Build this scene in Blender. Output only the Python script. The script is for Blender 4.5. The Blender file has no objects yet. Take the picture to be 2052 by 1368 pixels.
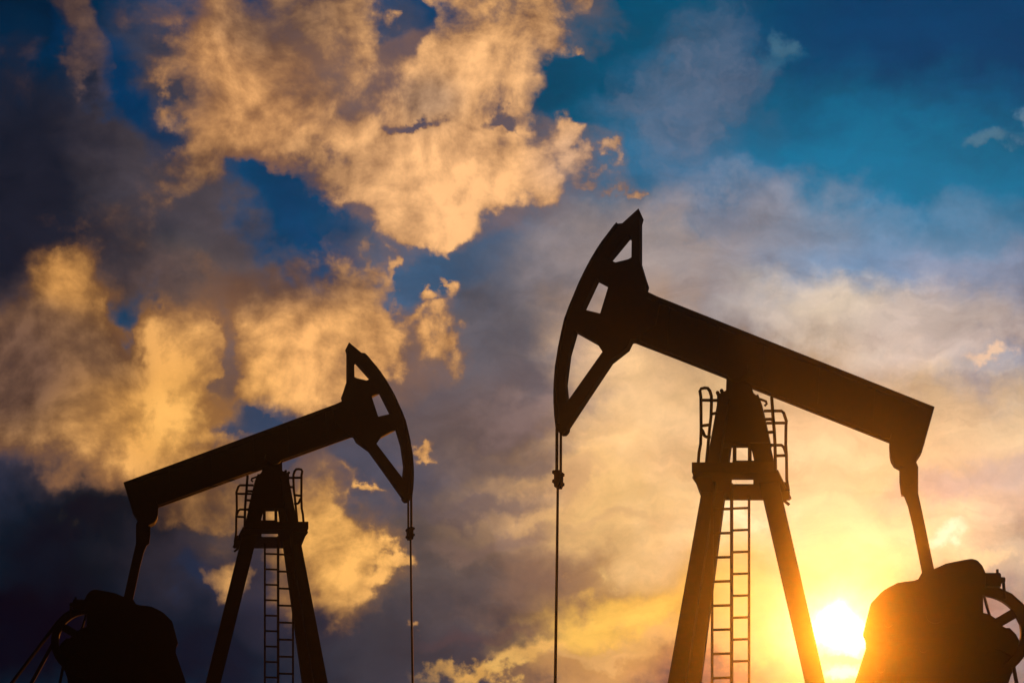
import bpy, bmesh, math, random
from mathutils import Vector, Matrix
random.seed(4)
S = bpy.context.scene
COL = S.collection

# ------------------------------------------------------------------ camera
FPX = 2000.0                       # focal length in photograph pixels (photograph is 2052 wide)
CX, HY = 1026.0, 1470.0            # vanishing point; the horizon lies below the frame
CAM_H = 1.5
cam_d = bpy.data.cameras.new('camera')
cam_d.sensor_width = 36.0
cam_d.lens = 36.0 * FPX / 2052.0
cam_d.shift_y = (HY - 684.0) / 2052.0
cam_d.clip_start, cam_d.clip_end = 0.1, 5000.0
cam = bpy.data.objects.new('camera', cam_d)
cam.location = (0, 0, CAM_H)
cam.rotation_euler = (math.radians(90), 0, 0)
COL.objects.link(cam)
S.camera = cam

# ------------------------------------------------------------------ exposure, light
S.view_settings.view_transform = 'Standard'
S.view_settings.look = 'None'
S.view_settings.exposure = 0.0
S.view_settings.gamma = 1.0
S.view_settings.use_curve_mapping = False

SUN_DIR = Vector(((1680 - CX) / FPX, 1.0, (HY - 1275) / FPX)).normalized()
SUN_EL = math.asin(SUN_DIR.z)
SUN_AZ = math.atan2(SUN_DIR.x, SUN_DIR.y)
sd = bpy.data.lights.new('sun', 'SUN')
sd.energy = 5.0
sd.angle = math.radians(0.5)
sd.color = (1.0, 0.275, 0.014)
so = bpy.data.objects.new('sun', sd)
so.rotation_euler = SUN_DIR.to_track_quat('Z', 'Y').to_euler()
so.location = (20, 40, 20)
COL.objects.link(so)


def lin(c):
    out = []
    for v in c[:3]:
        v = v / 255.0
        out.append(v / 12.92 if v <= 0.04045 else ((v + 0.055) / 1.055) ** 2.4)
    return out


# ------------------------------------------------------------------ evening sky (world, by direction only)
W = bpy.data.worlds.new('World')
S.world = W
W.use_nodes = True
W.cycles.sampling_method = 'MANUAL'
W.cycles.sample_map_resolution = 256
nt = W.node_tree
nt.nodes.clear()
N, L = nt.nodes, nt.links


def setin(sock, v):
    if hasattr(v, 'node'):
        L.new(v, sock)
    else:
        sock.default_value = v


def math_(op, a, b=None, c=None, clamp=False):
    n = N.new('ShaderNodeMath'); n.operation = op; n.use_clamp = clamp
    for i, v in enumerate((a, b, c)):
        if v is not None:
            setin(n.inputs[i], v)
    return n.outputs[0]


def vec_(op, a, b=None, c=None, scale=None):
    n = N.new('ShaderNodeVectorMath'); n.operation = op
    for i, v in enumerate((a, b, c)):
        if v is not None:
            setin(n.inputs[i], v)
    if scale is not None:
        setin(n.inputs['Scale'], scale)
    return n.outputs[1] if op in ('LENGTH', 'DOT_PRODUCT', 'DISTANCE') else n.outputs[0]


def smooth(v, a, b, o0=0.0, o1=1.0, kind='SMOOTHSTEP'):
    n = N.new('ShaderNodeMapRange'); n.interpolation_type = kind; n.clamp = True
    setin(n.inputs[0], v)
    for i, x in enumerate((a, b, o0, o1)):
        setin(n.inputs[i + 1], x)
    return n.outputs[0]


def mix_(f, a, b, mode='MIX'):
    n = N.new('ShaderNodeMix'); n.data_type = 'RGBA'; n.blend_type = mode
    n.clamp_factor = True
    setin(n.inputs[0], f)
    for i, v in ((6, a), (7, b)):
        if hasattr(v, 'node'):
            L.new(v, n.inputs[i])
        else:
            n.inputs[i].default_value = (*v[:3], 1.0)
    return n.outputs[2]


def noise_(v, scale, detail, rough, lac=2.0, dist=0.0):
    n = N.new('ShaderNodeTexNoise'); n.noise_dimensions = '3D'
    L.new(v, n.inputs['Vector'])
    n.inputs['Scale'].default_value = scale
    n.inputs['Detail'].default_value = detail
    n.inputs['Roughness'].default_value = rough
    n.inputs['Lacunarity'].default_value = lac
    n.inputs['Distortion'].default_value = dist
    return n.outputs[0], n.outputs[1]


def bump(p, u, v, ru, rv, rot):
    """soft round patch of sky: 1 at its middle, 0 at its rim"""
    m = N.new('ShaderNodeMapping'); m.vector_type = 'TEXTURE'
    L.new(p, m.inputs['Vector'])
    m.inputs['Location'].default_value = (u / 1000.0, v / 1000.0, 0.0637)
    m.inputs['Rotation'].default_value = (0, 0, math.radians(rot))
    m.inputs['Scale'].default_value = (ru / 1000.0, rv / 1000.0, 1)
    g = N.new('ShaderNodeTexGradient'); g.gradient_type = 'SPHERICAL'
    L.new(m.outputs[0], g.inputs[0])
    return g.outputs['Fac'] if 'Fac' in g.outputs else g.outputs[1]


tc = N.new('ShaderNodeTexCoord')
sep = N.new('ShaderNodeSeparateXYZ')
L.new(tc.outputs['Generated'], sep.inputs[0])
dyc = math_('MAXIMUM', sep.outputs[1], 0.25)
comb = N.new('ShaderNodeCombineXYZ')
L.new(math_('MULTIPLY_ADD', math_('DIVIDE', sep.outputs[0], dyc), FPX / 1000, CX / 1000), comb.inputs[0])
L.new(math_('MULTIPLY_ADD', math_('DIVIDE', sep.outputs[2], dyc), -FPX / 1000, HY / 1000), comb.inputs[1])
comb.inputs[2].default_value = 0.0637          # off the noise lattice
P = comb.outputs[0]

n1 = noise_(P, 3.2, 2.0, 0.5)[1]
P1 = vec_('ADD', P, vec_('MULTIPLY', vec_('SUBTRACT', n1, (0.5, 0.5, 0.5)), (0.13, 0.11, 0)))
n2 = noise_(P1, 11.0, 5.0, 0.62)[1]
n2c = vec_('SUBTRACT', n2, (0.5, 0.5, 0.5))
n3 = vec_('SUBTRACT', noise_(P, 7.5, 9.0, 0.56)[1], (0.5, 0.5, 0.5))
P2 = vec_('ADD', P, vec_('MULTIPLY', n3, (0.26, 0.24, 0)))
PB = vec_('ADD', P1, vec_('MULTIPLY', n2c, (0.13, 0.09, 0)))

# broad colours of the sky and of the soft cloud layer: u, v, ru, rv, tilt, colour, strength
BASE = [
 (150, 150, 600, 500, 0, (10, 36, 62), 1.0),
 (700, 80, 620, 420, 0, (0, 60, 102), 1.0),
 (1350, 130, 620, 520, 0, (0, 80, 114), 1.0),
 (1900, 60, 620, 420, 0, (0, 62, 104), 1.0),
 (1800, 370, 620, 290, 0, (0, 112, 152), 1.0),
 (1330, 400, 320, 260, 0, (26, 108, 146), 0.9),
 (600, 430, 330, 230, 0, (0, 62, 100), 1.0),
 (1985, 262, 52, 22, -15, (86, 124, 146), 0.8),
 (2042, 232, 24, 34, 0, (98, 130, 152), 0.8),
 (1580, 82, 28, 42, 0, (78, 118, 140), 0.6),
 (1560, 130, 60, 40, -30, (52, 106, 136), 0.6),
 # grey and mauve layer
 (1400, 215, 190, 260, 15, (84, 106, 134), 0.75),
 (1180, 400, 260, 170, 0, (66, 100, 132), 0.7),
 (950, 560, 420, 260, 15, (74, 96, 124), 1.0),
 (1000, 720, 380, 260, 0, (94, 90, 98), 1.0),
 (980, 920, 420, 260, 0, (106, 90, 90), 1.0),
 (880, 1120, 420, 340, 0, (88, 79, 79), 1.0),
 (780, 1320, 380, 200, 0, (52, 53, 63), 0.9),
 (1060, 1010, 260, 160, -10, (160, 128, 102), 0.75),
 (1170, 560, 230, 260, 0, (124, 116, 120), 0.9),
 (1280, 500, 260, 160, 0, (150, 138, 140), 0.85),
 (1420, 520, 320, 170, 5, (172, 152, 142), 0.9),
 (1480, 420, 230, 110, 10, (104, 120, 146), 0.7),
 (1260, 710, 230, 210, 0, (200, 162, 130), 0.8),
 (1340, 830, 300, 250, 0, (242, 196, 140), 0.9),
 (1200, 1010, 280, 220, 0, (226, 176, 118), 0.85),
 (1320, 1050, 300, 220, 0, (236, 190, 122), 0.85),
 (1240, 1250, 280, 130, -8, (228, 176, 84), 0.95),
 (1100, 1180, 190, 120, 0, (136, 104, 84), 0.7),
 (1200, 1340, 260, 70, 0, (206, 150, 92), 0.7),
 # right side
 (1620, 560, 380, 220, 10, (156, 154, 164), 0.95),
 (1780, 540, 360, 170, 0, (104, 138, 172), 0.95),
 (1950, 560, 260, 150, 0, (136, 146, 170), 0.8),
 (1930, 450, 230, 90, 0, (84, 128, 160), 0.7),
 (1700, 650, 330, 130, 12, (226, 204, 180), 0.85),
 (1900, 690, 300, 150, -12, (204, 186, 176), 0.85),
 (2030, 770, 160, 90, 0, (124, 144, 172), 0.9),
 (1950, 850, 330, 150, 0, (240, 208, 164), 0.9),
 (1650, 900, 420, 260, 0, (240, 198, 148), 0.95),
 (1600, 1080, 420, 260, 0, (240, 206, 158), 0.95),
 (1950, 1000, 300, 150, -10, (228, 194, 164), 0.8),
 (1960, 960, 260, 60, -8, (190, 172, 164), 0.6),
 (1850, 1090, 300, 130, 0, (242, 212, 164), 0.85),
 (2050, 1130, 160, 120, 0, (200, 184, 158), 0.7),
 (2060, 1290, 190, 200, 0, (112, 130, 140), 0.85),
 (1480, 1200, 240, 160, 0, (226, 176, 80), 0.85),
 (1450, 1280, 120, 70, 0, (196, 150, 98), 0.6),
 (950, 1350, 120, 24, -12, (240, 178, 92), 0.75),
 (1020, 1330, 70, 18, -16, (250, 196, 108), 0.7),
 (1100, 1300, 130, 26, -14, (240, 182, 100), 0.7),
 (1200, 1310, 120, 22, -4, (226, 174, 112), 0.6),
 (1060, 1270, 110, 20, -10, (92, 70, 72), 0.6),
 (930, 1285, 120, 30, -8, (74, 60, 66), 0.7),
 (1230, 1235, 210, 64, -8, (252, 196, 92), 0.85),
 (1330, 1290, 150, 40, -4, (222, 170, 108), 0.6),
 (1870, 1075, 90, 26, -6, (255, 242, 206), 0.8),
 (1960, 1120, 120, 26, -8, (246, 214, 162), 0.7),
 (1480, 1040, 120, 30, -4, (255, 238, 190), 0.6),
 (2000, 722, 60, 22, 0, (236, 196, 160), 0.8),
 (1060, 820, 190, 60, -10, (136, 114, 110), 0.7),
 (1010, 930, 220, 40, -6, (112, 96, 94), 0.7),
 (960, 1010, 240, 36, -8, (96, 84, 88), 0.7),
 (1240, 1060, 120, 26, -8, (206, 160, 112), 0.5),
 (1150, 960, 140, 30, -10, (190, 146, 108), 0.5),
 (1000, 1085, 200, 34, -8, (128, 104, 96), 0.7),
 # dark cloud bank on the left
 (60, 420, 480, 330, 0, (30, 29, 42), 1.0),
 (330, 450, 330, 230, 25, (38, 39, 51), 1.0),
 (460, 520, 260, 160, 20, (74, 69, 72), 0.85),
 (230, 300, 200, 240, -25, (28, 31, 46), 0.85),
 (40, 40, 170, 130, 0, (14, 34, 58), 0.8),
 (200, 1060, 460, 190, 0, (8, 17, 28), 1.0),
 (420, 1120, 330, 160, 0, (52, 46, 56), 0.85),
 (560, 1000, 260, 200, 0, (84, 72, 72), 0.7),
 (60, 1260, 420, 260, 0, (0, 10, 20), 1.0),
 (420, 1320, 340, 170, 0, (3, 20, 36), 0.95),
 (560, 1240, 200, 90, 0, (40, 40, 56), 0.7),
 (760, 950, 170, 130, 0, (66, 70, 88), 0.8),
 (200, 740, 420, 290, 0, (112, 85, 72), 0.95),
 (330, 850, 260, 150, 0, (170, 124, 76), 0.7),
 (620, 590, 310, 200, 10, (116, 93, 86), 0.85),
 (420, 640, 220, 150, 0, (110, 86, 78), 0.8),
 (480, 470, 200, 130, 30, (92, 80, 84), 0.7),
 (120, 330, 340, 260, 0, (36, 34, 46), 0.8),
 (330, 380, 230, 170, 20, (54, 51, 60), 0.8),
 (410, 220, 330, 300, 0, (84, 72, 76), 0.8),
 (640, 120, 280, 210, 0, (104, 88, 86), 0.75),
 (170, 70, 60, 170, -25, (96, 74, 70), 0.75),
 # openings of clear blue
 (255, 190, 75, 210, -28, (0, 52, 92), 0.95),
 (115, 50, 50, 70, -20, (2, 42, 74), 0.8),
 (590, 470, 120, 190, -25, (0, 66, 108), 1.0),
 (530, 370, 150, 90, 15, (0, 62, 102), 0.9),
 (272, 630, 62, 75, 10, (12, 62, 96), 0.9),
 (500, 860, 130, 80, -20, (36, 62, 92), 0.9),
 (385, 1160, 80, 60, 0, (22, 40, 66), 0.7),
 (840, 560, 150, 120, 0, (52, 88, 122), 0.8),
]
# lit cumulus: u, v, ru, rv, tilt, amount
LIT = [
 (960, 60, 210, 200, 0, 1.0), (1080, 20, 150, 110, -20, 0.9), (1000, 190, 150, 160, 0, 0.75),
 (880, 150, 110, 130, 0, 0.6), (1050, 200, 70, 130, 0, 0.45),
 (440, 130, 140, 150, 0, 0.65), (450, 240, 150, 120, 0, 0.9), (590, 200, 190, 170, 0, 0.75), (560, 50, 130, 110, 0, 0.5),
 (690, 120, 130, 150, 0, 0.4), (395, 320, 100, 80, -40, 0.6), (650, 260, 160, 130, 0, 0.7),
 (760, 300, 220, 130, 5, 0.95), (930, 320, 250, 110, 8, 1.0), (1070, 355, 120, 85, 15, 0.9), (870, 392, 180, 92, -10, 1.0),
 (790, 440, 100, 50, -15, 0.6), (890, 445, 60, 44, 0, 0.35), (680, 360, 130, 80, 0, 0.6),
 (1150, 285, 42, 50, 20, 0.8), (1190, 335, 60, 32, 20, 0.8), (1160, 86, 26, 22, 0, 0.6), (1060, 240, 60, 60, 0, 0.3),
 (760, 180, 110, 130, 0, 0.5), (830, 290, 120, 70, 0, 0.5), (960, 240, 90, 60, 0, 0.4), (500, 300, 110, 60, 0, 0.3), (620, 20, 180, 100, 0, 0.5), (740, 90, 90, 90, 0, 0.35),
 (110, 690, 150, 120, 0, 0.45), (280, 760, 200, 120, 0, 0.5), (200, 880, 220, 66, 5, 0.5), (80, 840, 120, 80, 0, 0.3), (500, 620, 120, 110, 0, 0.3), (620, 560, 120, 60, 20, 0.3),
 (1215, 1150, 70, 34, 10, 0.42), (1190, 1072, 60, 26, 0, 0.35),  (1120, 1160, 40, 16, 0, 0.45), (1140, 1195, 50, 18, 0, 0.4),
 (715, 630, 130, 140, 0, 1.05), (640, 620, 180, 120, 15, 0.85), (680, 720, 150, 110, 0, 0.9), (540, 720, 110, 150, 5, 0.95),
 (600, 790, 130, 80, 0, 0.8), (790, 600, 40, 60, 0, 0.3),
 (120, 560, 120, 80, 38, 0.85), (175, 610, 90, 70, 20, 0.6), (60, 640, 100, 90, 0, 0.35),
 (200, 800, 230, 120, 0, 0.75), (350, 800, 120, 150, 0, 1.0), (380, 690, 100, 130, 0, 0.75), (270, 880, 260, 95, 8, 0.9),
 (360, 900, 160, 90, -10, 0.8), (60, 800, 150, 120, 0, 0.4), (440, 850, 50, 50, 0, 0.5), (250, 720, 130, 90, 0, 0.55),
 (640, 1000, 70, 110, 0, 0.85), (650, 1100, 120, 120, 0, 1.0), (600, 1040, 90, 120, 0, 0.7), (700, 1160, 80, 70, 0, 0.9), (770, 1123, 66, 32, 8, 0.95),
 (620, 1210, 90, 60, 0, 0.7), (700, 1050, 70, 50, 30, 0.55),
 (430, 1005, 100, 50, 0, 0.42), (345, 1025, 50, 28, 0, 0.42), (540, 1160, 50, 34, 0, 0.36), (420, 1170, 50, 44, 0, 0.34),
 (880, 600, 36, 36, 20, 0.5), (845, 640, 40, 20, 0, 0.45), (868, 700, 56, 74, 0, 0.65), (790, 530, 18, 44, -30, 0.5), (870, 575, 16, 44, -30, 0.5),
 (850, 898, 38, 20, 0, 0.65), (706, 948, 40, 18, 8, 0.65), (758, 972, 36, 18, 25, 0.6), (728, 1000, 14, 32, 15, 0.45), (660, 470, 34, 60, 10, 0.4),
 (845, 1255, 26, 20, 0, 0.45),
 (165, 70, 56, 160, -25, 0.36), (880, 480, 30, 40, 20, 0.35), (720, 500, 22, 60, 10, 0.4), (640, 480, 20, 50, 10, 0.35), (1245, 375, 34, 16, 20, 0.4),
]
# thin openings that cut into the lit cumulus
GAP = [
 (455, 720, 32, 120, -4, 0.9), (430, 830, 70, 60, 0, 0.6), (850, 226, 80, 22, -3, 0.75), (1010, 250, 60, 20, 20, 0.5), (300, 715, 30, 22, 0, 0.5), (235, 690, 60, 40, 20, 0.5),
 (560, 350, 170, 70, 10, 0.8), (800, 50, 60, 90, 10, 0.7), (755, 120, 46, 90, -20, 0.2), (590, 90, 36, 90, -25, 0.35), (665, 190, 44, 60, -20, 0.3), (520, 60, 60, 60, 0, 0.3), (1000, 235, 90, 22, 8, 0.4), (640, 440, 140, 80, 20, 0.7), (270, 640, 80, 90, 0, 0.8), (470, 860, 60, 50, 0, 0.8),
]
# clear openings in the soft grey-brown cloud round the lit parts
OPEN = [
 (585, 450, 120, 170, -30, 0.9), (510, 375, 90, 60, 10, 0.8), (272, 630, 66, 80, 5, 0.8), (500, 855, 110, 80, -10, 0.8), (255, 160, 66, 190, -28, 0.8),
 (770, 30, 100, 60, 0, 0.7), (700, 500, 70, 70, 0, 0.6), (455, 730, 40, 110, 0, 0.35), (1120, 160, 90, 140, 0, 0.7), (1160, 250, 70, 60, 0, 0.5), (850, 560, 60, 80, 0, 0.6),
]
# colour of the lit parts
LITCOL = [
 (900, 300, 700, 500, 0, (255, 192, 130), 1.0),
 (1150, 320, 120, 100, 0, (236, 186, 146), 0.8),
 (1760, 130, 760, 480, 0, (108, 132, 152), 1.0),
 (1950, 740, 250, 120, 0, (238, 196, 160), 1.0),
 (1550, 1130, 620, 260, 0, (255, 224, 146), 1.0),
 (470, 170, 330, 300, 0, (238, 172, 108), 0.9),
 (580, 30, 220, 140, 0, (170, 130, 98), 0.8),
 (390, 350, 150, 100, 0, (172, 126, 86), 0.7),
 (90, 80, 330, 330, 0, (112, 84, 72), 1.0),
 (860, 210, 110, 80, 0, (176, 140, 112), 0.8),
 (680, 680, 330, 240, 0, (250, 182, 110), 0.9),
 (560, 560, 260, 110, 0, (136, 102, 84), 0.85),
 (640, 330, 130, 70, 20, (196, 146, 100), 0.6),
 (340, 840, 300, 260, 0, (240, 172, 88), 0.95),
 (120, 640, 300, 330, 0, (196, 138, 74), 0.9),
 (20, 740, 240, 290, 0, (112, 82, 68), 0.95),
 (640, 1120, 280, 260, 0, (250, 184, 98), 0.95),
 (180, 700, 170, 90, 20, (140, 102, 74), 0.8),
 (110, 560, 110, 80, 30, (226, 160, 86), 0.8),
 (350, 840, 120, 110, 0, (255, 188, 100), 0.8),
 (400, 1060, 220, 190, 0, (150, 106, 64), 0.95),
 (300, 1160, 200, 120, 0, (120, 88, 68), 0.9),
]
col = mix_(0.0, lin((52, 54, 74)), lin((52, 54, 74)))
EPS = (1e-7, 1e-7, 1e-7)


def after(p, acc):
    """the same place, but worked out only once acc is known: keeps the shader's working memory small"""
    return vec_('MULTIPLY_ADD', acc, EPS, p)


Pk = P2
for k, (u, v, ru, rv, rot, c, o) in enumerate(BASE):
    if k % 8 == 7:
        Pk = after(P2, col)
    col = mix_(smooth(bump(Pk, u, v, ru, rv, rot), 0.0, 0.8, 0.0, o), col, lin(c))
# tonal unevenness of the soft layer
nsoft = noise_(vec_('MULTIPLY', PB, (1.0, 1.7, 1)), 4.5, 6.0, 0.55)[0]
mst = N.new('ShaderNodeMapping'); L.new(PB, mst.inputs[0])
mst.inputs['Rotation'].default_value = (0, 0, math.radians(14)); mst.inputs['Scale'].default_value = (0.8, 2.6, 1)
nst = noise_(mst.outputs[0], 5.0, 8.0, 0.6)[0]
col = vec_('SCALE', col, scale=smooth(nst, 0.25, 0.75, 0.82, 1.18, 'LINEAR'))
clear = smooth(bump(P2, 1860, 130, 640, 400, 12), 0.0, 0.45)
uneven = math_('MULTIPLY', smooth(nsoft, 0.25, 0.75, -0.28, 0.28, 'LINEAR'), smooth(clear, 0.0, 1.0, 1.0, 0.12))
col = vec_('SCALE', col, scale=math_('ADD', uneven, 1.0))

warm = math_('MULTIPLY', smooth(bump(P1, 1560, 860, 760, 620, 0), 0.05, 0.5), 1.0)
nband = noise_(vec_('MULTIPLY', vec_('ADD', mst.outputs[0], (2.3, 0.4, 0)), (1.0, 1.25, 1)), 3.6, 10.0, 0.58)[0]
col = mix_(math_('MULTIPLY', smooth(nband, 0.52, 0.74, 0.0, 0.55), warm), col, vec_('ADD', vec_('MULTIPLY', col, (1.15, 1.15, 1.1)), (0.07, 0.055, 0.035)))
col = mix_(math_('MULTIPLY', smooth(nband, 0.50, 0.30, 0.0, 0.6), warm), col, vec_('MULTIPLY', col, (0.76, 0.71, 0.72)))
npuff = noise_(P2, 8.0, 9.0, 0.6)[0]
thin = smooth(bump(P2, 1395, 235, 240, 360, 12), 0.0, 0.7)
col = mix_(math_('MULTIPLY', thin, smooth(npuff, 0.42, 0.70, 0.0, 0.38)), col, lin((124, 126, 146)))
col = mix_(math_('MULTIPLY', thin, smooth(npuff, 0.50, 0.34, 0.0, 0.4)), col, lin((16, 100, 138)))
col = mix_(math_('MULTIPLY', smooth(npuff, 0.54, 0.70, 0.0, 0.4), warm), col, vec_('ADD', vec_('MULTIPLY', col, (1.12, 1.12, 1.1)), (0.05, 0.04, 0.03)))

# lit cumulus
sepP = N.new('ShaderNodeSeparateXYZ'); L.new(P2, sepP.inputs[0])
D = math_('ADD', 0.0, 0.0)
DW = math_('ADD', 0.0, 0.0)
Pk = after(P2, col)
for k, (u, v, ru, rv, rot, a) in enumerate(LIT):
    if k % 8 == 7:
        Pk = after(P2, D)
    b_ = bump(Pk, u, v, ru * 1.73, rv * 1.73, rot)
    D = math_('MULTIPLY_ADD', smooth(b_, 0.375, 1.0), a, D)
    DW = math_('MULTIPLY_ADD', smooth(b_, 0.0, 1.0), a, DW)
D = math_('MULTIPLY', math_('SUBTRACT', 1.0, math_('EXPONENT', math_('MULTIPLY', D, -1.5))), 1.05)
Pk = after(P2, D)
for u, v, ru, rv, rot, a in GAP:
    D = math_('MULTIPLY_ADD', smooth(bump(Pk, u, v, ru, rv, rot), 0.0, 1.0), -a, D)
OFF = (0.020, 0.015, 0)                                 # a step towards the sun
f1 = noise_(P1, 7.0, 11.0, 0.58)[0]
f2 = noise_(vec_('ADD', P1, OFF), 7.0, 6.0, 0.58)[0]
f0 = noise_(vec_('ADD', P1, (3.1, 1.7, 0)), 3.0, 3.0, 0.5)[0]
dn = math_('MULTIPLY_ADD', math_('SUBTRACT', f0, 0.5), 1.3, D)
dn = math_('SUBTRACT', dn, smooth(D, 0.0, 0.16, 0.28, 0.0))
d = math_('MULTIPLY_ADD', math_('SUBTRACT', f1, 0.5), 1.9, dn)
crisp = smooth(sepP.outputs[0], 0.42, 0.86)
DW = math_('SUBTRACT', 1.0, math_('EXPONENT', math_('MULTIPLY', DW, -1.2)))
alpha = math_('ADD', math_('MULTIPLY', smooth(d, -0.10, 1.06), math_('SUBTRACT', 1.0, crisp)), math_('MULTIPLY', smooth(d, 0.18, 0.72), crisp))
Pk = after(P2, DW)
for u, v, ru, rv, rot, a in OPEN:
    DW = math_('MULTIPLY_ADD', smooth(bump(Pk, u, v, ru, rv, rot), 0.0, 0.7), -a, DW)
dv = math_('MULTIPLY_ADD', math_('SUBTRACT', f1, 0.5), 1.5, DW)
soft = math_('MULTIPLY', smooth(dv, 0.22, 0.95, 0.0, 0.85), math_('MULTIPLY_ADD', crisp, -0.55, 1.0))
lit = mix_(0.0, lin((252, 186, 112)), lin((252, 186, 112)))
Pl = after(P1, d)
for u, v, ru, rv, rot, c, o in LITCOL:
    lit = mix_(smooth(bump(Pl, u, v, ru, rv, rot), 0.0, 0.8, 0.0, o), lit, lin(c))
shade = vec_('MULTIPLY', lit, (0.27, 0.24, 0.29))
fl = noise_(vec_('ADD', P2, (5.3, 2.2, 0)), 4.2, 4.0, 0.5)[0]
relief = math_('MULTIPLY_ADD', math_('SUBTRACT', f1, f2), 2.6, d)
relief = math_('MULTIPLY_ADD', math_('SUBTRACT', fl, 0.5), 2.0, relief)
grain = math_('MULTIPLY_ADD', math_('SUBTRACT', f1, 0.5), 0.55, 1.02)
litc = mix_(smooth(relief, 0.02, 1.30, 0.0, 1.0, 'LINEAR'), shade, lit)
litc = vec_('SCALE', litc, scale=grain)
col = mix_(soft, col, vec_('SCALE', shade, scale=1.25))
col = mix_(alpha, col, litc)

# brightening round the sun and the sun's own blaze seen through thin cloud
sunp = vec_('ADD', P, vec_('MULTIPLY', n2c, (0.10, 0.08, 0)))
g2 = smooth(bump(sunp, 1682, 1250, 330, 280, 0), 0.0, 1.0)
col = mix_(math_('MULTIPLY', g2, 0.6), col, (0.62, 0.66, 0.50))
g4 = smooth(bump(sunp, 1682, 1262, 150, 125, 0), 0.0, 1.0)
col = mix_(g4, col, (0.9, 0.95, 0.85))
g3 = smooth(bump(sunp, 1682, 1262, 84, 68, 0), 0.1, 0.9)
col = mix_(g3, col, (2.6, 2.5, 2.3))
bar_ = smooth(bump(sunp, 1690, 1322, 95, 10, -5), 0.0, 0.6)
col = mix_(math_('MULTIPLY', bar_, 0.85), col, (0.75, 0.62, 0.34))
g5 = smooth(bump(sunp, 1688, 1342, 70, 15, -4), 0.1, 0.7)
col = mix_(math_('MULTIPLY', g5, 0.55), col, (1.5, 1.4, 1.1))
# the added haze in front lays a little warm light over everything: keep the dark sky behind it deep
col = vec_('MAXIMUM', vec_('SUBTRACT', col, (0.0060, 0.0022, 0.001)), (0, 0, 0))
hs = N.new('ShaderNodeHueSaturation'); hs.inputs['Saturation'].default_value = 1.0
L.new(col, hs.inputs['Color']); col = hs.outputs[0]

# everything behind and far to the sides: the plain evening sky
sky = N.new('ShaderNodeTexSky'); sky.sky_type = 'NISHITA'
sky.sun_disc = False
sky.sun_elevation = SUN_EL
sky.sun_rotation = SUN_AZ
plain = vec_('SCALE', sky.outputs[0], scale=0.006)
front = smooth(sep.outputs[1], 0.35, 0.68)
col = mix_(front, plain, col)
bg = N.new('ShaderNodeBackground')
L.new(col, bg.inputs[0])
bg.inputs[1].default_value = 1.0
wo = N.new('ShaderNodeOutputWorld')
L.new(bg.outputs[0], wo.inputs[0])



# ------------------------------------------------------------------ materials
def metal(name, base, rough, scale=9.0, rust=(0.045, 0.022, 0.012), amount=0.45):
    m = bpy.data.materials.new(name); m.use_nodes = True
    t = m.node_tree; b = t.nodes['Principled BSDF']
    c = t.nodes.new('ShaderNodeTexCoord')
    n = t.nodes.new('ShaderNodeTexNoise'); n.inputs['Scale'].default_value = scale
    n.inputs['Detail'].default_value = 6; n.inputs['Roughness'].default_value = 0.65
    t.links.new(c.outputs['Object'], n.inputs['Vector'])
    r = t.nodes.new('ShaderNodeValToRGB')
    r.color_ramp.elements[0].position = 1.0 - amount - 0.12
    r.color_ramp.elements[1].position = 1.0 - amount + 0.12
    r.color_ramp.elements[0].color = (*base, 1); r.color_ramp.elements[1].color = (*rust, 1)
    t.links.new(n.outputs[0], r.inputs[0]); t.links.new(r.outputs[0], b.inputs['Base Color'])
    b.inputs['Roughness'].default_value = rough
    b.inputs['Specular IOR Level'].default_value = 0.12
    bp = t.nodes.new('ShaderNodeBump'); bp.inputs['Strength'].default_value = 0.15; bp.inputs['Distance'].default_value = 0.01
    t.links.new(n.outputs[0], bp.inputs['Height']); t.links.new(bp.outputs[0], b.inputs['Normal'])
    return m


M_PAINT = metal('weathered_dark_paint', (0.014, 0.012, 0.011), 0.8, 9.0, (0.024, 0.013, 0.008))
M_RUST = metal('rusty_steel', (0.020, 0.013, 0.010), 0.85, 14.0, (0.032, 0.015, 0.008), 0.55)
M_IRON = metal('cast_iron', (0.013, 0.012, 0.012), 0.8, 6.0, (0.020, 0.012, 0.008))
M_ROD = metal('oiled_steel', (0.022, 0.021, 0.020), 0.6, 20.0, (0.016, 0.012, 0.010), 0.4)
M_RUBBER = metal('black_rubber', (0.003, 0.003, 0.003), 1.0, 20.0, (0.008, 0.008, 0.007), 0.4)
M_SOIL = metal('dry_soil', (0.080, 0.056, 0.036), 1.0, 0.7, (0.050, 0.035, 0.022), 0.5)
M_CONC = metal('worn_concrete', (0.26, 0.25, 0.23), 0.95, 3.0, (0.20, 0.18, 0.16), 0.4)


def link(name, bm, mat, parent=None):
    bmesh.ops.remove_doubles(bm, verts=bm.verts, dist=1e-5)
    bmesh.ops.recalc_face_normals(bm, faces=bm.faces)
    me = bpy.data.meshes.new(name); bm.to_mesh(me); bm.free()
    me.materials.append(mat)
    o = bpy.data.objects.new(name, me); COL.objects.link(o)
    if parent is not None:
        o.parent = parent
    return o


# ------------------------------------------------------------------ ground and added haze
def ground_sheet():
    bm = bmesh.new()
    nx, ny = 60, 40
    vs = []
    for j in range(ny + 1):
        for i in range(nx + 1):
            x = -60 + 120 * i / nx; y = -16 + 47 * j / ny
            vs.append(bm.verts.new((x, y, 0.05 * math.sin(x * 0.37 + y * 0.21) * math.sin(y * 0.33) - 0.06)))
    for j in range(ny):
        for i in range(nx):
            a = j * (nx + 1) + i
            bm.faces.new((vs[a], vs[a + 1], vs[a + nx + 2], vs[a + nx + 1]))
    o = link('ground', bm, M_SOIL)
    o['kind'] = 'structure'
    o['label'] = 'bare dark soil under the two pump jacks'


ground_sheet()


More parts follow.
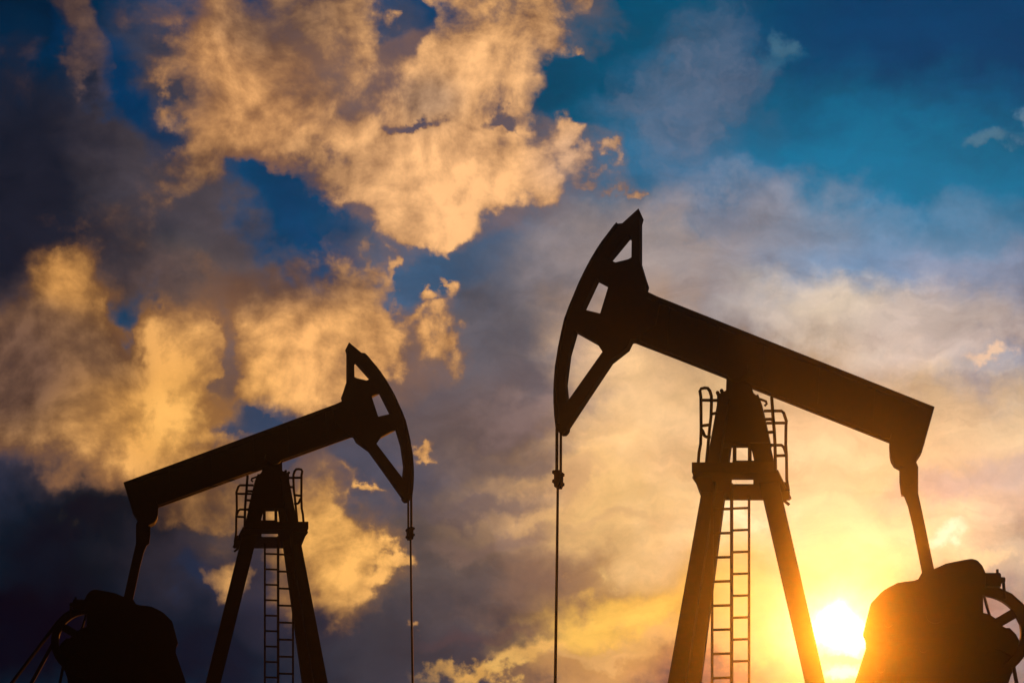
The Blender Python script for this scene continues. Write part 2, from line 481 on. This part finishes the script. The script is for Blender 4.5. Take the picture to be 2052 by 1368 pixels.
def haze_box():  # added volume: scatters sunlight to give the warm veil of a lens flare
    bm = bmesh.new()
    bmesh.ops.create_cube(bm, size=1.0)
    for v in bm.verts:
        v.co = Vector((v.co.x * 124, 7.5 + v.co.y * 50, 4.8 + v.co.z * 12.0))
    m = bpy.data.materials.new('flare_haze'); m.use_nodes = True
    t = m.node_tree; t.nodes.clear()
    pv = t.nodes.new('ShaderNodeVolumePrincipled')
    pv.inputs['Color'].default_value = (0.95, 0.93, 0.9, 1)
    pv.inputs['Density'].default_value = HAZE
    pv.inputs['Anisotropy'].default_value = 0.94
    out = t.nodes.new('ShaderNodeOutputMaterial')
    t.links.new(pv.outputs[0], out.inputs['Volume'])
    o = link('haze', bm, m)
    o['kind'] = 'stuff'
    o['label'] = 'thin haze added to stand in for lens flare round the low sun'


HAZE = 0.00115
haze_box()
S.cycles.volume_bounces = 0
S.cycles.max_bounces = 4


# ------------------------------------------------------------------ pump jacks
class Jack:
    """One pump jack. Shapes are laid out in its own upright plane; (u, v) are the proportions read off the
    right-hand machine, turned into metres in a frame that runs along the walking beam (x), across it (y), up (z)."""

    def __init__(self, D, yaw, ux, mirror, au, bu, av, bv):
        self.D, self.mirror = D, mirror
        self.au, self.bu, self.av, self.bv = au, bu, av, bv
        px, _ = self.px(ux, 0)
        self.O = Vector(((px - CX) / FPX * D, D, 0))
        th = math.radians(yaw)
        self.sh = Vector((math.sin(th), math.cos(th), 0)) if not mirror else Vector((-math.sin(th), math.cos(th), 0))
        self.bh = Vector((math.cos(th), -math.sin(th), 0)) if not mirror else Vector((-math.cos(th), -math.sin(th), 0))
        self.rotz = -th if not mirror else math.pi + th
        self.sy = 1.0 if not mirror else -1.0      # local y points away from (right) or towards (left) the road

    def px(self, u, v):
        return self.au * u + self.bu, self.av * v + self.bv

    def at(self, u, v, s=0.0):
        """local point at signed distance s behind the beam's plane"""
        x, y = self.px(u, v)
        d = Vector(((x - CX) / FPX, 1.0, (HY - y) / FPX))
        t = (self.O.dot(self.sh) + s) / (d.x * self.sh.x + d.y * self.sh.y)
        return self.loc(Vector((0, 0, CAM_H)) + d * t)

    def at_z(self, u, v, z):
        x, y = self.px(u, v)
        d = Vector(((x - CX) / FPX, 1.0, (HY - y) / FPX))
        return self.loc(Vector((0, 0, CAM_H)) + d * ((z - CAM_H) / d.z))

    def loc(self, w):
        r = w - self.O
        return Vector((r.dot(self.bh), self.sy * r.dot(self.sh), w.z))

    def proj(self, p):
        w = self.O + self.bh * p.x + self.sh * (self.sy * p.y)
        w.z = p.z
        return Vector((CX + FPX * w.x / w.y, HY - FPX * (w.z - CAM_H) / w.y))

    def fit(self, poly, s, h, hole=False):
        """plate outline of half thickness h whose near and far rims together keep the outline's size"""
        n = len(poly)
        q = [Vector(self.px(*p)) for p in poly]
        area = sum(q[i].x * q[(i + 1) % n].y - q[(i + 1) % n].x * q[i].y for i in range(n))
        sg = 1.0 if area > 0 else -1.0
        lines = []
        for i in range(n):
            a, b = q[i], q[(i + 1) % n]
            dirv = (b - a).normalized()
            nor = Vector((dirv.y, -dirv.x)) * sg            # outward
            mid = [(poly[i][k] + poly[(i + 1) % n][k]) / 2 for k in (0, 1)]
            c = self.proj(self.at(*mid, s))
            lo = self.at(*mid, s)
            dd = [self.proj(lo + Vector((0, k * h, 0))) - c for k in (1, -1)]
            e = max(0.0, max(x.dot(nor) for x in dd)) if not hole else -max(0.0, max(-x.dot(nor) for x in dd))
            lines.append((a - nor * e, dirv, nor, e))
        out = []
        for i in range(n):
            p0, d0, n0, e0 = lines[i - 1]
            p1, d1, n1_, e1 = lines[i]
            cr = d0.x * d1.y - d0.y * d1.x
            raw = q[i] - n0 * e0 * 0.5 - n1_ * e1 * 0.5
            if abs(cr) > 0.2:
                t = ((p1 - p0).x * d1.y - (p1 - p0).y * d1.x) / cr
                x = p0 + d0 * t
                if (x - q[i]).length > 2.5 * max(e0, e1) + 0.5:
                    x = raw
            else:
                x = raw
            out.append(((x.x - self.bu) / self.au, (x.y - self.bv) / self.av))
        return out

    # ---- shapes (added to a bmesh in local metres)
    def prism(self, bm, poly, s, h, holes=(), fit=True):
        loops = [self.fit(poly, s, h) if fit else poly] + [self.fit(k, s, h, True) if fit else k for k in holes]
        caps = []
        for sgn in (-1, 1):
            eds, rings = [], []
            for lp in loops:
                vs = [bm.verts.new(self.at(u, v, s) + Vector((0, sgn * h, 0))) for u, v in lp]
                eds += [bm.edges.new((vs[i], vs[(i + 1) % len(vs)])) for i in range(len(vs))]
                rings.append(vs)
            bmesh.ops.triangle_fill(bm, use_beauty=True, use_dissolve=False, edges=eds)
            caps.append(rings)
        for r0, r1 in zip(*caps):
            for i in range(len(r0)):
                j = (i + 1) % len(r0)
                bm.faces.new((r0[i], r0[j], r1[j], r1[i]))

    def slab(self, bm, poly, z, t, holes=()):
        caps = []
        for k in (0, 1):
            eds, rings = [], []
            for lp in [poly] + list(holes):
                vs = [bm.verts.new(self.at_z(u, v, z) + Vector((0, 0, k * t))) for u, v in lp]
                eds += [bm.edges.new((vs[i], vs[(i + 1) % len(vs)])) for i in range(len(vs))]
                rings.append(vs)
            bmesh.ops.triangle_fill(bm, use_beauty=True, use_dissolve=False, edges=eds)
            caps.append(rings)
        for r0, r1 in zip(*caps):
            for i in range(len(r0)):
                j = (i + 1) % len(r0)
                bm.faces.new((r0[i], r0[j], r1[j], r1[i]))


def bar(bm, a, b, w, d, w2=None, d2=None):
    """square section member from a to b: w wide along the beam, d across it"""
    w2 = w if w2 is None else w2; d2 = d if d2 is None else d2
    ax = (b - a).normalized()
    side = Vector((0, 1, 0)) - ax * ax.y
    if side.length < 1e-3:
        side = Vector((1, 0, 0)) - ax * ax.x
    side.normalize()
    wd = ax.cross(side).normalized()
    r = []
    for p, ww, dd in ((a, w, d), (b, w2, d2)):
        r.append([bm.verts.new(p + wd * (i * ww / 2) + side * (j * dd / 2)) for i, j in ((-1, -1), (1, -1), (1, 1), (-1, 1))])
    for i in range(4):
        j = (i + 1) % 4
        bm.faces.new((r[0][i], r[0][j], r[1][j], r[1][i]))
    bm.faces.new(r[0][::-1]); bm.faces.new(r[1])


def tube(bm, pts, rad, seg=10, closed=False):
    pts = [Vector(p) for p in pts]
    n = len(pts); rings = []
    up = None
    for i in range(n):
        a = pts[i - 1] if (i > 0 or closed) else pts[i]
        b = pts[(i + 1) % n] if (i < n - 1 or closed) else pts[i]
        t = (b - a).normalized()
        if up is None:
            up = Vector((0, 1, 0)) if abs(t.y) < 0.9 else Vector((1, 0, 0))
        x = (up - t * up.dot(t)).normalized(); y = t.cross(x); up = x
        r = rad if not isinstance(rad, (list, tuple)) else rad[i]
        rings.append([bm.verts.new(pts[i] + x * r * math.cos(2 * math.pi * k / seg) + y * r * math.sin(2 * math.pi * k / seg)) for k in range(seg)])
    m = n if closed else n - 1
    for i in range(m):
        for k in range(seg):
            l = (k + 1) % seg
            bm.faces.new((rings[i][k], rings[i][l], rings[(i + 1) % n][l], rings[(i + 1) % n][k]))
    if not closed:
        bm.faces.new(rings[0][::-1]); bm.faces.new(rings[-1])


def disc(bm, c, r0, r1, h, seg=48):
    """flat ring or wheel, axle along y"""
    loops = []
    for r in (r0, r1):
        for sg in (-1, 1):
            loops.append([bm.verts.new(c + Vector((r * math.cos(2 * math.pi * k / seg), sg * h, r * math.sin(2 * math.pi * k / seg)))) for k in range(seg)])
    for k in range(seg):
        l = (k + 1) % seg
        a, b, e, f = loops
        bm.faces.new((a[k], a[l], b[l], b[k])); bm.faces.new((e[k], f[k], f[l], e[l]))
        bm.faces.new((a[k], e[k], e[l], a[l])); bm.faces.new((b[k], b[l], f[l], f[k]))


def drum(bm, c, r, h, seg=32, axis='y'):
    tube(bm, [c - Vector((0, h, 0)), c + Vector((0, h, 0))], r, seg)


HEAD = [(1279.6, 417.5), (1290, 440.5), (1287, 451.5), (1287, 531.5), (1294, 555), (1301, 576.5), (1299, 585), (1330, 600), (1318, 660), (1278.7, 688),
        (1269, 688.7), (1261.6, 703.7), (1228.7, 729.5), (1185, 795), (1142.6, 859.7), (1142, 865), (1139, 870), (1135, 873.7), (1126, 874), (1120, 866), (1113.7, 862),
        (1110.8, 837), (1109, 811), (1108.6, 790), (1109, 771.6), (1111, 740), (1115.5, 711), (1117, 700), (1123, 670), (1129, 643), (1138, 617),
        (1148, 593), (1157, 571), (1168, 549), (1181, 525), (1194, 504), (1205, 488), (1215, 475.5), (1229, 457), (1238, 448), (1247, 447)]
HOLES = [[(1261.6, 479), (1266.4, 481), (1266, 518), (1260, 519), (1235.7, 526), (1223.5, 523)],
         [(1199, 563.4), (1220.4, 575.4), (1204, 630), (1171, 622.6)],
         [(1156.3, 666.3), (1197, 690), (1208, 707.6), (1138.4, 808.4), (1138, 769), (1145.8, 711)]]
ARC_OUT = [(1238, 448), (1229, 457), (1215, 475.5), (1205, 488), (1194, 504), (1181, 525), (1168, 549), (1157, 571), (1148, 593), (1138, 617), (1129, 643),
           (1123, 670), (1117, 700), (1115.5, 711), (1111, 740), (1109, 771.6), (1108.6, 790), (1109, 811), (1110.8, 837), (1113.7, 862)]


def build_jack(label, group, J):
    root = bpy.data.objects.new('pump_jack', None)
    root.location = J.O; root.rotation_euler = (0, 0, J.rotz)
    root.empty_display_size = 0.5
    COL.objects.link(root)
    root['label'] = label; root['category'] = 'pump jack'; root['group'] = group
    A = J.at
    pxm = J.D / FPX * abs(J.au)            # metres to one unit of u

    def part(name, fn, mat=M_PAINT, parent=root):
        bm = bmesh.new(); fn(bm)
        return link(name, bm, mat, parent)

    # --- walking beam: deep I-section
    def f(bm):
        J.prism(bm, [(1236, 562), (1299, 586.5), (1873, 815), (1858, 868), (1846.5, 908), (1782, 888), (1551, 795), (1278, 690), (1216, 664)], 0, 0.035)
        J.prism(bm, [(1299, 586.5), (1873, 815), (1867, 834), (1292, 606)], 0, 0.14)
        J.prism(bm, [(1286, 669), (1789, 868), (1782, 888), (1277, 689)], 0, 0.14)
        for u, v0, v1 in ((1340, 616, 702), (1440, 657, 740), (1530, 693, 774), (1640, 737, 819), (1750, 780, 862)):
            J.prism(bm, [(u - 3, v0), (u + 3, v0 + 2), (u - 1, v1), (u - 7, v1 - 2)], 0, 0.11, fit=False)
        J.prism(bm, [(1866, 815), (1873, 815), (1847, 907), (1824, 899), (1846, 807)], 0, 0.13)
    beam = part('walking_beam', f)

    # --- horse head: open side frame with the curved cable track in front
    def f(bm):
        J.prism(bm, HEAD, 0, 0.10, HOLES)
    head = part('horse_head', f)

    def f(bm):
        inner = []
        for i, (u, v) in enumerate(ARC_OUT):
            a = Vector(ARC_OUT[max(0, i - 1)]); b = Vector(ARC_OUT[min(len(ARC_OUT) - 1, i + 1)])
            t = (b - a).normalized(); inner.append((u + t.y * 19, v - t.x * 19))
        J.prism(bm, ARC_OUT + inner[::-1], 0, 0.19)
    part('cable_track', f, M_IRON, head)

    # --- wireline bridle, carrier bar and polished rod
    for du, s in ((-4.2, -0.07), (3.6, 0.07)):
        def f(bm):
            tube(bm, [A(1120.3 + du, 858, s), A(1120.0 + du, 945, s)], (3.4 if du < 0 else 2.9) * pxm, 10)
        part('bridle_cable', f, M_ROD)

    def f(bm):
        J.prism(bm, [(1110, 941), (1128, 941), (1129, 956), (1128, 975), (1126, 980), (1112, 980), (1110, 972)], 0, 0.10)
        for u, v in ((1109.6, 946), (1109.6, 964), (1128.3, 951), (1128.3, 970)):
            J.prism(bm, [(u - 3, v - 3.5), (u + 1, v - 4.5), (u + 3, v - 2), (u + 3, v + 3), (u, v + 4.5), (u - 3, v + 3)], 0, 0.05)
    part('carrier_bar', f, M_IRON)

    yrod = 1700
    def f(bm):
        tube(bm, [A(1117.7, 978), A(1116.4, 1100), A(1112.6, 1368), A(1110.3, 1530)], [2.7 * pxm, 2.9 * pxm, 3.3 * pxm, 3.3 * pxm], 10)
    part('polished_rod', f, M_ROD)

    def f(bm):
        c = A(1110.3, 1500); c.z = 0
        tube(bm, [c, c + Vector((0, 0, 0.12)), c + Vector((0, 0, 0.121)), c + Vector((0, 0, 0.45)), c + Vector((0, 0, 0.451)), c + Vector((0, 0, 0.55)), c + Vector((0, 0, 0.551)), c + Vector((0, 0, 1.2))],
             [0.22, 0.22, 0.13, 0.13, 0.2, 0.2, 0.07, 0.06], 20)
        tube(bm, [c + Vector((-0.5, 0, 0.3)), c + Vector((0.5, 0, 0.3))], 0.06, 14)
    part('wellhead', f, M_IRON)

    # --- samson post: two legs on the well side, one behind
    def leg(u0, v0, s0, u1, v1, s1, w0, w1, dep):
        a = A(u0, v0, s0); b = A(u1, v1, s1)
        b = a + (b - a) * (a.z / (a.z - b.z))
        k = (a.z - 0) / max(1e-3, a.z - A(u1, v1, s1).z)
        wz0, wz1 = w0 * pxm, (w0 + (w1 - w0) * k) * pxm
        def f(bm):
            bar(bm, a, b, wz0 * 0.97, dep, wz1 * 0.97, dep)
            c = Vector((b.x, b.y, 0.02))
            bar(bm, c - Vector((0.26, 0, 0)), c + Vector((0.26, 0, 0)), 0.05, 0.5)
        part('leg', f)
    leg(1451, 800, -0.22, 1357.5, 1368, -0.62, 21, 35, 0.18)
    leg(1466, 800, 0.22, 1389, 1368, 0.62, 23, 33, 0.18)
    leg(1503, 800, 0.0, 1633.5, 1368, 0.0, 37, 36.5, 0.22)

    # --- saddle bearing and head of the post
    def f(bm):
        J.prism(bm, [(1455.8, 755), (1454.7, 781.7), (1446, 786), (1437, 790), (1435.7, 832), (1431, 847), (1426, 882), (1424.5, 897), (1547, 897), (1544, 885),
                     (1535.5, 845), (1530, 821), (1524.5, 800), (1517, 793), (1511, 788), (1509, 778), (1490, 765)], 0, 0.17)
        for u, v, r in ((1440, 791, 3.6), (1448, 787, 3.6)):
            c = A(u, v); drum(bm, c, r * pxm, 0.12, 14)
        tube(bm, [A(1516, 797), A(1526, 800.5), A(1535, 804), A(1536.5, 809), A(1532, 813)], 2.4 * pxm, 8)
    cap = part('post_head', f, M_IRON)

    def f(bm):
        c = A(1482, 752); drum(bm, c, 0.17, 0.36, 24)
    part('saddle_bearing', f, M_IRON)

    # --- working platform under the bearing
    zdeck = A(1450, 946, -0.95).z
    def f(bm):
        J.slab(bm, [(1386.5, 946), (1556, 946), (1583, 1002), (1407, 1002)], zdeck, 0.018, [[(1466.5, 961), (1509.5, 961), (1509.5, 971.5), (1466.5, 971.5)]])
        a, b = J.at_z(1386.5, 946, zdeck), J.at_z(1556, 946, zdeck)
        hh = 18 / 0.95 * pxm * abs(J.av / J.au)
        up = Vector((0, 0, hh / 2))
        bar(bm, a + up, b + up, hh, 0.02)
        a, b = J.at_z(1407, 1001, zdeck), J.at_z(1582, 1001, zdeck)
        bar(bm, a + up * 0.9, b + up * 0.9, hh * 0.9, 0.02)
        a, b = J.at_z(1556, 946, zdeck), J.at_z(1583, 1001, zdeck)
        bar(bm, a + up * 0.3, b + up * 0.3, 0.03, hh * 0.3)
    plat = part('platform', f, M_RUST)

    def f(bm):
        for u, w in ((1472, 7.0), (1502.5, 7.0)):
            bar(bm, A(u, 892), A(u, 940), w * pxm, 0.05)
        bar(bm, A(1468, 926), A(1512, 926), 0.05, 0.05)
    part('hatch_frame', f, M_RUST, plat)

    def f(bm):
        J.prism(bm, [(1387, 940), (1389, 951), (1387, 957), (1393, 966), (1407, 986), (1428, 986), (1428, 940)], -0.72, 0.02)
    part('bracket', f, M_RUST, plat)

    def f(bm):
        J.prism(bm, [(1562, 965), (1574, 965), (1579, 977), (1583, 985), (1582.5, 1002), (1558, 1003)], 0.55, 0.02)
    part('bracket', f, M_RUST, plat)

    def f(bm):
        tube(bm, [A(1570, 1000, 0.55), A(1572, 1003, 0.55), A(1581.5, 1011, 0.55)], 2.8 * pxm, 8)
    part('latch_handle', f, M_RUST, plat)

    R = 3.0 * pxm
    def rail(lines, s, r=R):
        def f(bm):
            for ln in lines:
                tube(bm, [A(u, v, s) for u, v in ln], r, 8)
        part('guardrail', f, M_RUST, plat)
    rail([[(1399, 930), (1401, 905), (1404, 889), (1405, 860), (1404.5, 795), (1402.5, 783), (1405, 778.5), (1412, 777), (1418, 777.5), (1422.5, 783), (1425.5, 793), (1425.8, 806), (1424.7, 836), (1421.5, 863), (1415.5, 928)],
          [(1405, 801.4), (1440, 802)], [(1403, 853.5), (1412, 852), (1424, 850.5)], [(1404, 858), (1408, 863), (1412, 873), (1416, 875), (1424, 875.5)],
          [(1426, 829), (1438, 827)]], -0.95)
    rail([[(1546.4, 795), (1548.6, 828), (1551.5, 863), (1553, 890), (1554, 940)],
          [(1530, 840), (1545, 839.5), (1549, 842)], [(1538, 866), (1552, 865)], [(1543, 891), (1552, 892)]], -0.80)
    rail([[(1531, 823), (1566, 823), (1570.5, 827), (1576, 844), (1575, 852), (1574.5, 890), (1576, 912), (1576.5, 960), (1580, 983)],
          [(1536, 847.5), (1576, 847)], [(1543, 891.5), (1566, 891.5), (1571, 896), (1575, 908)], [(1553, 913), (1576, 912)]], 0.60)

    # --- two ladders, one each side
    def ladder(ul, ur, v0, v1, s, rungs, wl, wr, z_end=0.0):
        def f(bm):
            for u, w in ((ul, wl), (ur, wr)):
                a = A(u, v0, s); b = A(u, v1, s); b = a + (b - a) * ((a.z - z_end) / (a.z - b.z))
                bar(bm, a, b, w * pxm, 0.05)
            for v in rungs:
                tube(bm, [A(ul, v + 0.6, s), A(ur, v - 0.6, s)], 2.6 * pxm, 8)
        part('ladder', f, M_RUST)
    ladder(1427, 1465.8, 968, 1368, -0.75, [1019.5 + 48.25 * k for k in range(0, 13)], 4.4, 5.0)
    ladder(1466.5, 1501, 975, 1368, 0.75, [1017.7 + 43.75 * k for k in range(0, 8 if not J.mirror else 9)], 5.4, 4.6, 0.0 if not J.mirror else 0.62)

    # --- tail bearing, equalizer and pitman arms
    def f(bm):
        J.prism(bm, [(1781, 885), (1782, 912), (1785, 927), (1791, 937), (1802, 943), (1812, 948), (1830, 946), (1837, 924), (1847, 907), (1857, 874)], 0, 0.17)
    part('tail_bearing', f, M_IRON)

    def f(bm):
        a, b = A(1821, 962, -0.42), A(1821, 962, 0.42)
        c = A(1821, 964)
        bar(bm, Vector((c.x, -0.5, c.z)), Vector((c.x, 0.5, c.z)), 0.22, 0.19)
    part('equalizer', f, M_IRON)
    for s in (-0.45, 0.45):
        def f(bm):
            J.prism(bm, [(1802, 940), (1802, 965), (1805, 990), (1812, 996), (1819, 1014), (1829, 1055), (1847, 1146), (1860, 1215), (1876, 1260), (1890, 1230), (1871.5, 1138),
                         (1849.6, 1032), (1840, 988), (1840, 935), (1836, 925)], s, 0.035)
            drum(bm, A(1821, 966, s), 9 * pxm, 0.06, 18)
            drum(bm, A(1874, 1232, s), 11 * pxm, 0.07, 18)
        part('pitman_arm', f)

    # --- crank weights, gear reducer, brake drum side
    BELL = [(1847, 1147), (1840, 1159.6), (1831.6, 1162.7), (1815, 1164.5), (1799, 1167), (1781, 1176), (1771, 1182), (1764, 1188), (1746, 1207), (1743, 1214.7), (1735, 1247), (1729, 1272.6),
            (1732.6, 1280), (1735, 1288), (1735, 1299), (1712.6, 1368), (1704, 1402), (1716, 1440), (1770, 1462), (1850, 1462), (1915, 1440), (1930, 1380), (1934, 1290), (1925, 1200), (1900, 1160), (1872, 1142)]
    for s in (-0.68, 0.68):
        def f(bm):
            J.prism(bm, BELL, s, 0.10)
            drum(bm, A(1874, 1232, s), 16 * pxm, 0.14, 20)
            for u, v in ((1780, 1250), (1765, 1340), (1850, 1300)):
                drum(bm, A(u, v, s), 7 * pxm, 0.13, 12)
        part('crank_weight', f, M_IRON)

    def f(bm):
        J.prism(bm, [(1852, 1160), (1872, 1139), (1890, 1130.5), (1907, 1126), (1928, 1121.7), (1940, 1119.5), (1949.5, 1119), (1955, 1120.5), (1960, 1123), (1968, 1131.6), (1972.6, 1141), (1975, 1147),
                     (1973, 1180), (1966, 1200), (1970, 1240), (1976, 1380), (1985, 1460), (1840, 1460), (1845, 1300)], 0, 0.36)
    gear = part('gear_reducer', f, M_IRON)

    def f(bm):
        J.prism(bm, [(1972, 1147), (2004, 1147), (2006, 1150), (2006, 1175), (2003, 1177.5), (1972, 1177.5)], -0.25, 0.10)
        J.prism(bm, [(2004, 1155.5), (2013, 1155.5), (2014.7, 1158), (2014.7, 1166), (2004, 1170)], -0.25, 0.05)
        tube(bm, [A(1998.5, 1150, -0.25), A(1998.5, 1140, -0.25)], 2.4 * pxm, 10)
        tube(bm, [A(2010.5, 1160, -0.25), A(2013.5, 1200, -0.25)], 2.7 * pxm, 8)
    part('brake_lever_box', f, M_IRON)

    cw = A(1960, 1270, 0.5)
    def f(bm):
        ro = 90 * pxm
        disc(bm, cw, ro - 17 * pxm, ro, 0.08, 64)
        disc(bm, cw, 0.02, 40 * pxm, 0.10, 32)
        for k in range(6):
            a = math.radians(31 + 60 * k)
            dv = Vector((math.cos(a), 0, math.sin(a)))
            bar(bm, cw + dv * 0.1, cw + dv * (ro - 8 * pxm), 0.15, 0.06)
        tube(bm, [A(1971, 1190, 0.5), A(1985, 1240, 0.5)], 2.6 * pxm, 8)
    part('sheave', f, M_IRON)

    def f(bm):
        J.prism(bm, [(1968, 1230), (1985, 1236.5), (2000, 1244.5), (2010, 1254), (2016, 1257.5), (2023, 1257), (2030, 1264), (2036, 1270), (2046, 1290), (2044, 1312), (2040, 1326), (2033, 1339),
                     (2026, 1352), (2021, 1368), (2014, 1420), (2010, 1500), (1960, 1500)], 0.68, 0.05)
    part('belt_guard', f, M_IRON)

    def f(bm):
        a = A(2039, 1234, 0.5); b = A(2113, 1380, 0.5); b = a + (b - a) * ((a.z - 0.36) / (a.z - b.z))
        bar(bm, a, b, 8 * pxm, 0.06)
    part('guard_strut', f, M_RUST)

    # --- motor with its belts, at the tail of the base
    zb = 0.36
    cm = Vector((A(2335, 1597, 0.5).x, cw.y, 0.56))
    def f(bm):
        ends = []
        ro, rm = 90.5 * pxm, 0.16
        d = Vector((cm.x - cw.x, 0, cm.z - cw.z)); dist = d.length
        phi = math.atan2(d.z, d.x)
        off = math.acos((ro - rm) / dist)
        for y0 in (-0.055, 0.0, 0.055):
            pts = []
            for k in range(13):
                a = phi - off - (2 * math.pi - 2 * off) * k / 12
                pts.append(cw + Vector((ro * math.cos(a), y0, ro * math.sin(a))))
            for k in range(9):
                a = phi + off - 2 * off * k / 8
                pts.append(cm + Vector((rm * math.cos(a), y0, rm * math.sin(a))))
            tube(bm, pts, 0.027, 8, closed=True)
    part('drive_belt', f, M_RUBBER)

    def f(bm):
        y0, y1 = cm.y, cm.y - J.sy * 1.0
        tube(bm, [Vector((cm.x, y0 + J.sy * 0.1, cm.z)), Vector((cm.x, y0 - J.sy * 0.1, cm.z))], 0.155, 24)
        tube(bm, [Vector((cm.x, y0, cm.z)), Vector((cm.x, y0 - J.sy * 0.2, cm.z))], 0.04, 12)
        tube(bm, [Vector((cm.x, y0 - J.sy * 0.2, cm.z)), Vector((cm.x, y1, cm.z))], 0.27, 28)
        for k in range(16):
            a = 2 * math.pi * k / 16
            o_ = Vector((math.cos(a), 0, math.sin(a))) * 0.27
            bar(bm, Vector((cm.x, y0 - J.sy * 0.28, cm.z)) + o_, Vector((cm.x, y1 + J.sy * 0.08, cm.z)) + o_, 0.03, 0.03)
        bar(bm, Vector((cm.x, y0 - J.sy * 0.3, zb - 0.02)), Vector((cm.x, y1, zb - 0.02)), 0.5, 0.06)
    part('motor', f, M_IRON)

    # --- small stay beside the sheave
    def f(bm):
        a = A(2031, 1335, 0.2); b = A(2037, 1368, 0.2); b = a + (b - a) * ((a.z - zb) / (a.z - b.z))
        bar(bm, a, b, 6 * pxm, 0.05)
    part('stay', f, M_RUST)

    # --- skid under everything
    def f(bm):
        x0, x1 = A(1300, 1500).x, cm.x + 0.6
        for y in (-0.72, 0.72):
            bar(bm, Vector((x0, y, zb / 2 - 0.02)), Vector((x1, y, zb / 2 - 0.02)), zb - 0.08, 0.18)
        for k in range(8):
            x = x0 + 0.2 + (x1 - x0 - 0.4) * k / 7
            bar(bm, Vector((x, -0.64, zb / 2 - 0.02)), Vector((x, 0.64, zb / 2 - 0.02)), 0.22, 0.14)
        gx = A(1905, 1400).x
        gz = A(1905, 1455).z
        bm2 = [Vector((gx - 0.55, 0, 0)), Vector((gx + 0.55, 0, 0))]
        for y in (-0.36, 0.36):
            for xx in (-0.5, 0.5):
                bar(bm, Vector((gx + xx, y, zb - 0.04)), Vector((gx + xx, y, max(zb + 0.05, gz + 0.05))), 0.2, 0.2)
    part('base_frame', f, M_RUST)
    return root


GROUP = 'pump jacks working on the oil field'
JR = Jack(16.0, 20.0, 1483.0, False, 1.0, 0.0, 1.0, 0.0)
build_jack('larger dark pump jack beside the blazing sun, its horse head lifted to the left', GROUP, JR)
JL = Jack(21.0, 20.0, 1483.0, True, -0.762, 699.5 + 0.762 * 1279.5, 0.706, 685.5 - 0.706 * 417.5)
build_jack('smaller black pump jack farther back under golden clouds, its horse head lifted to the right', GROUP, JL)
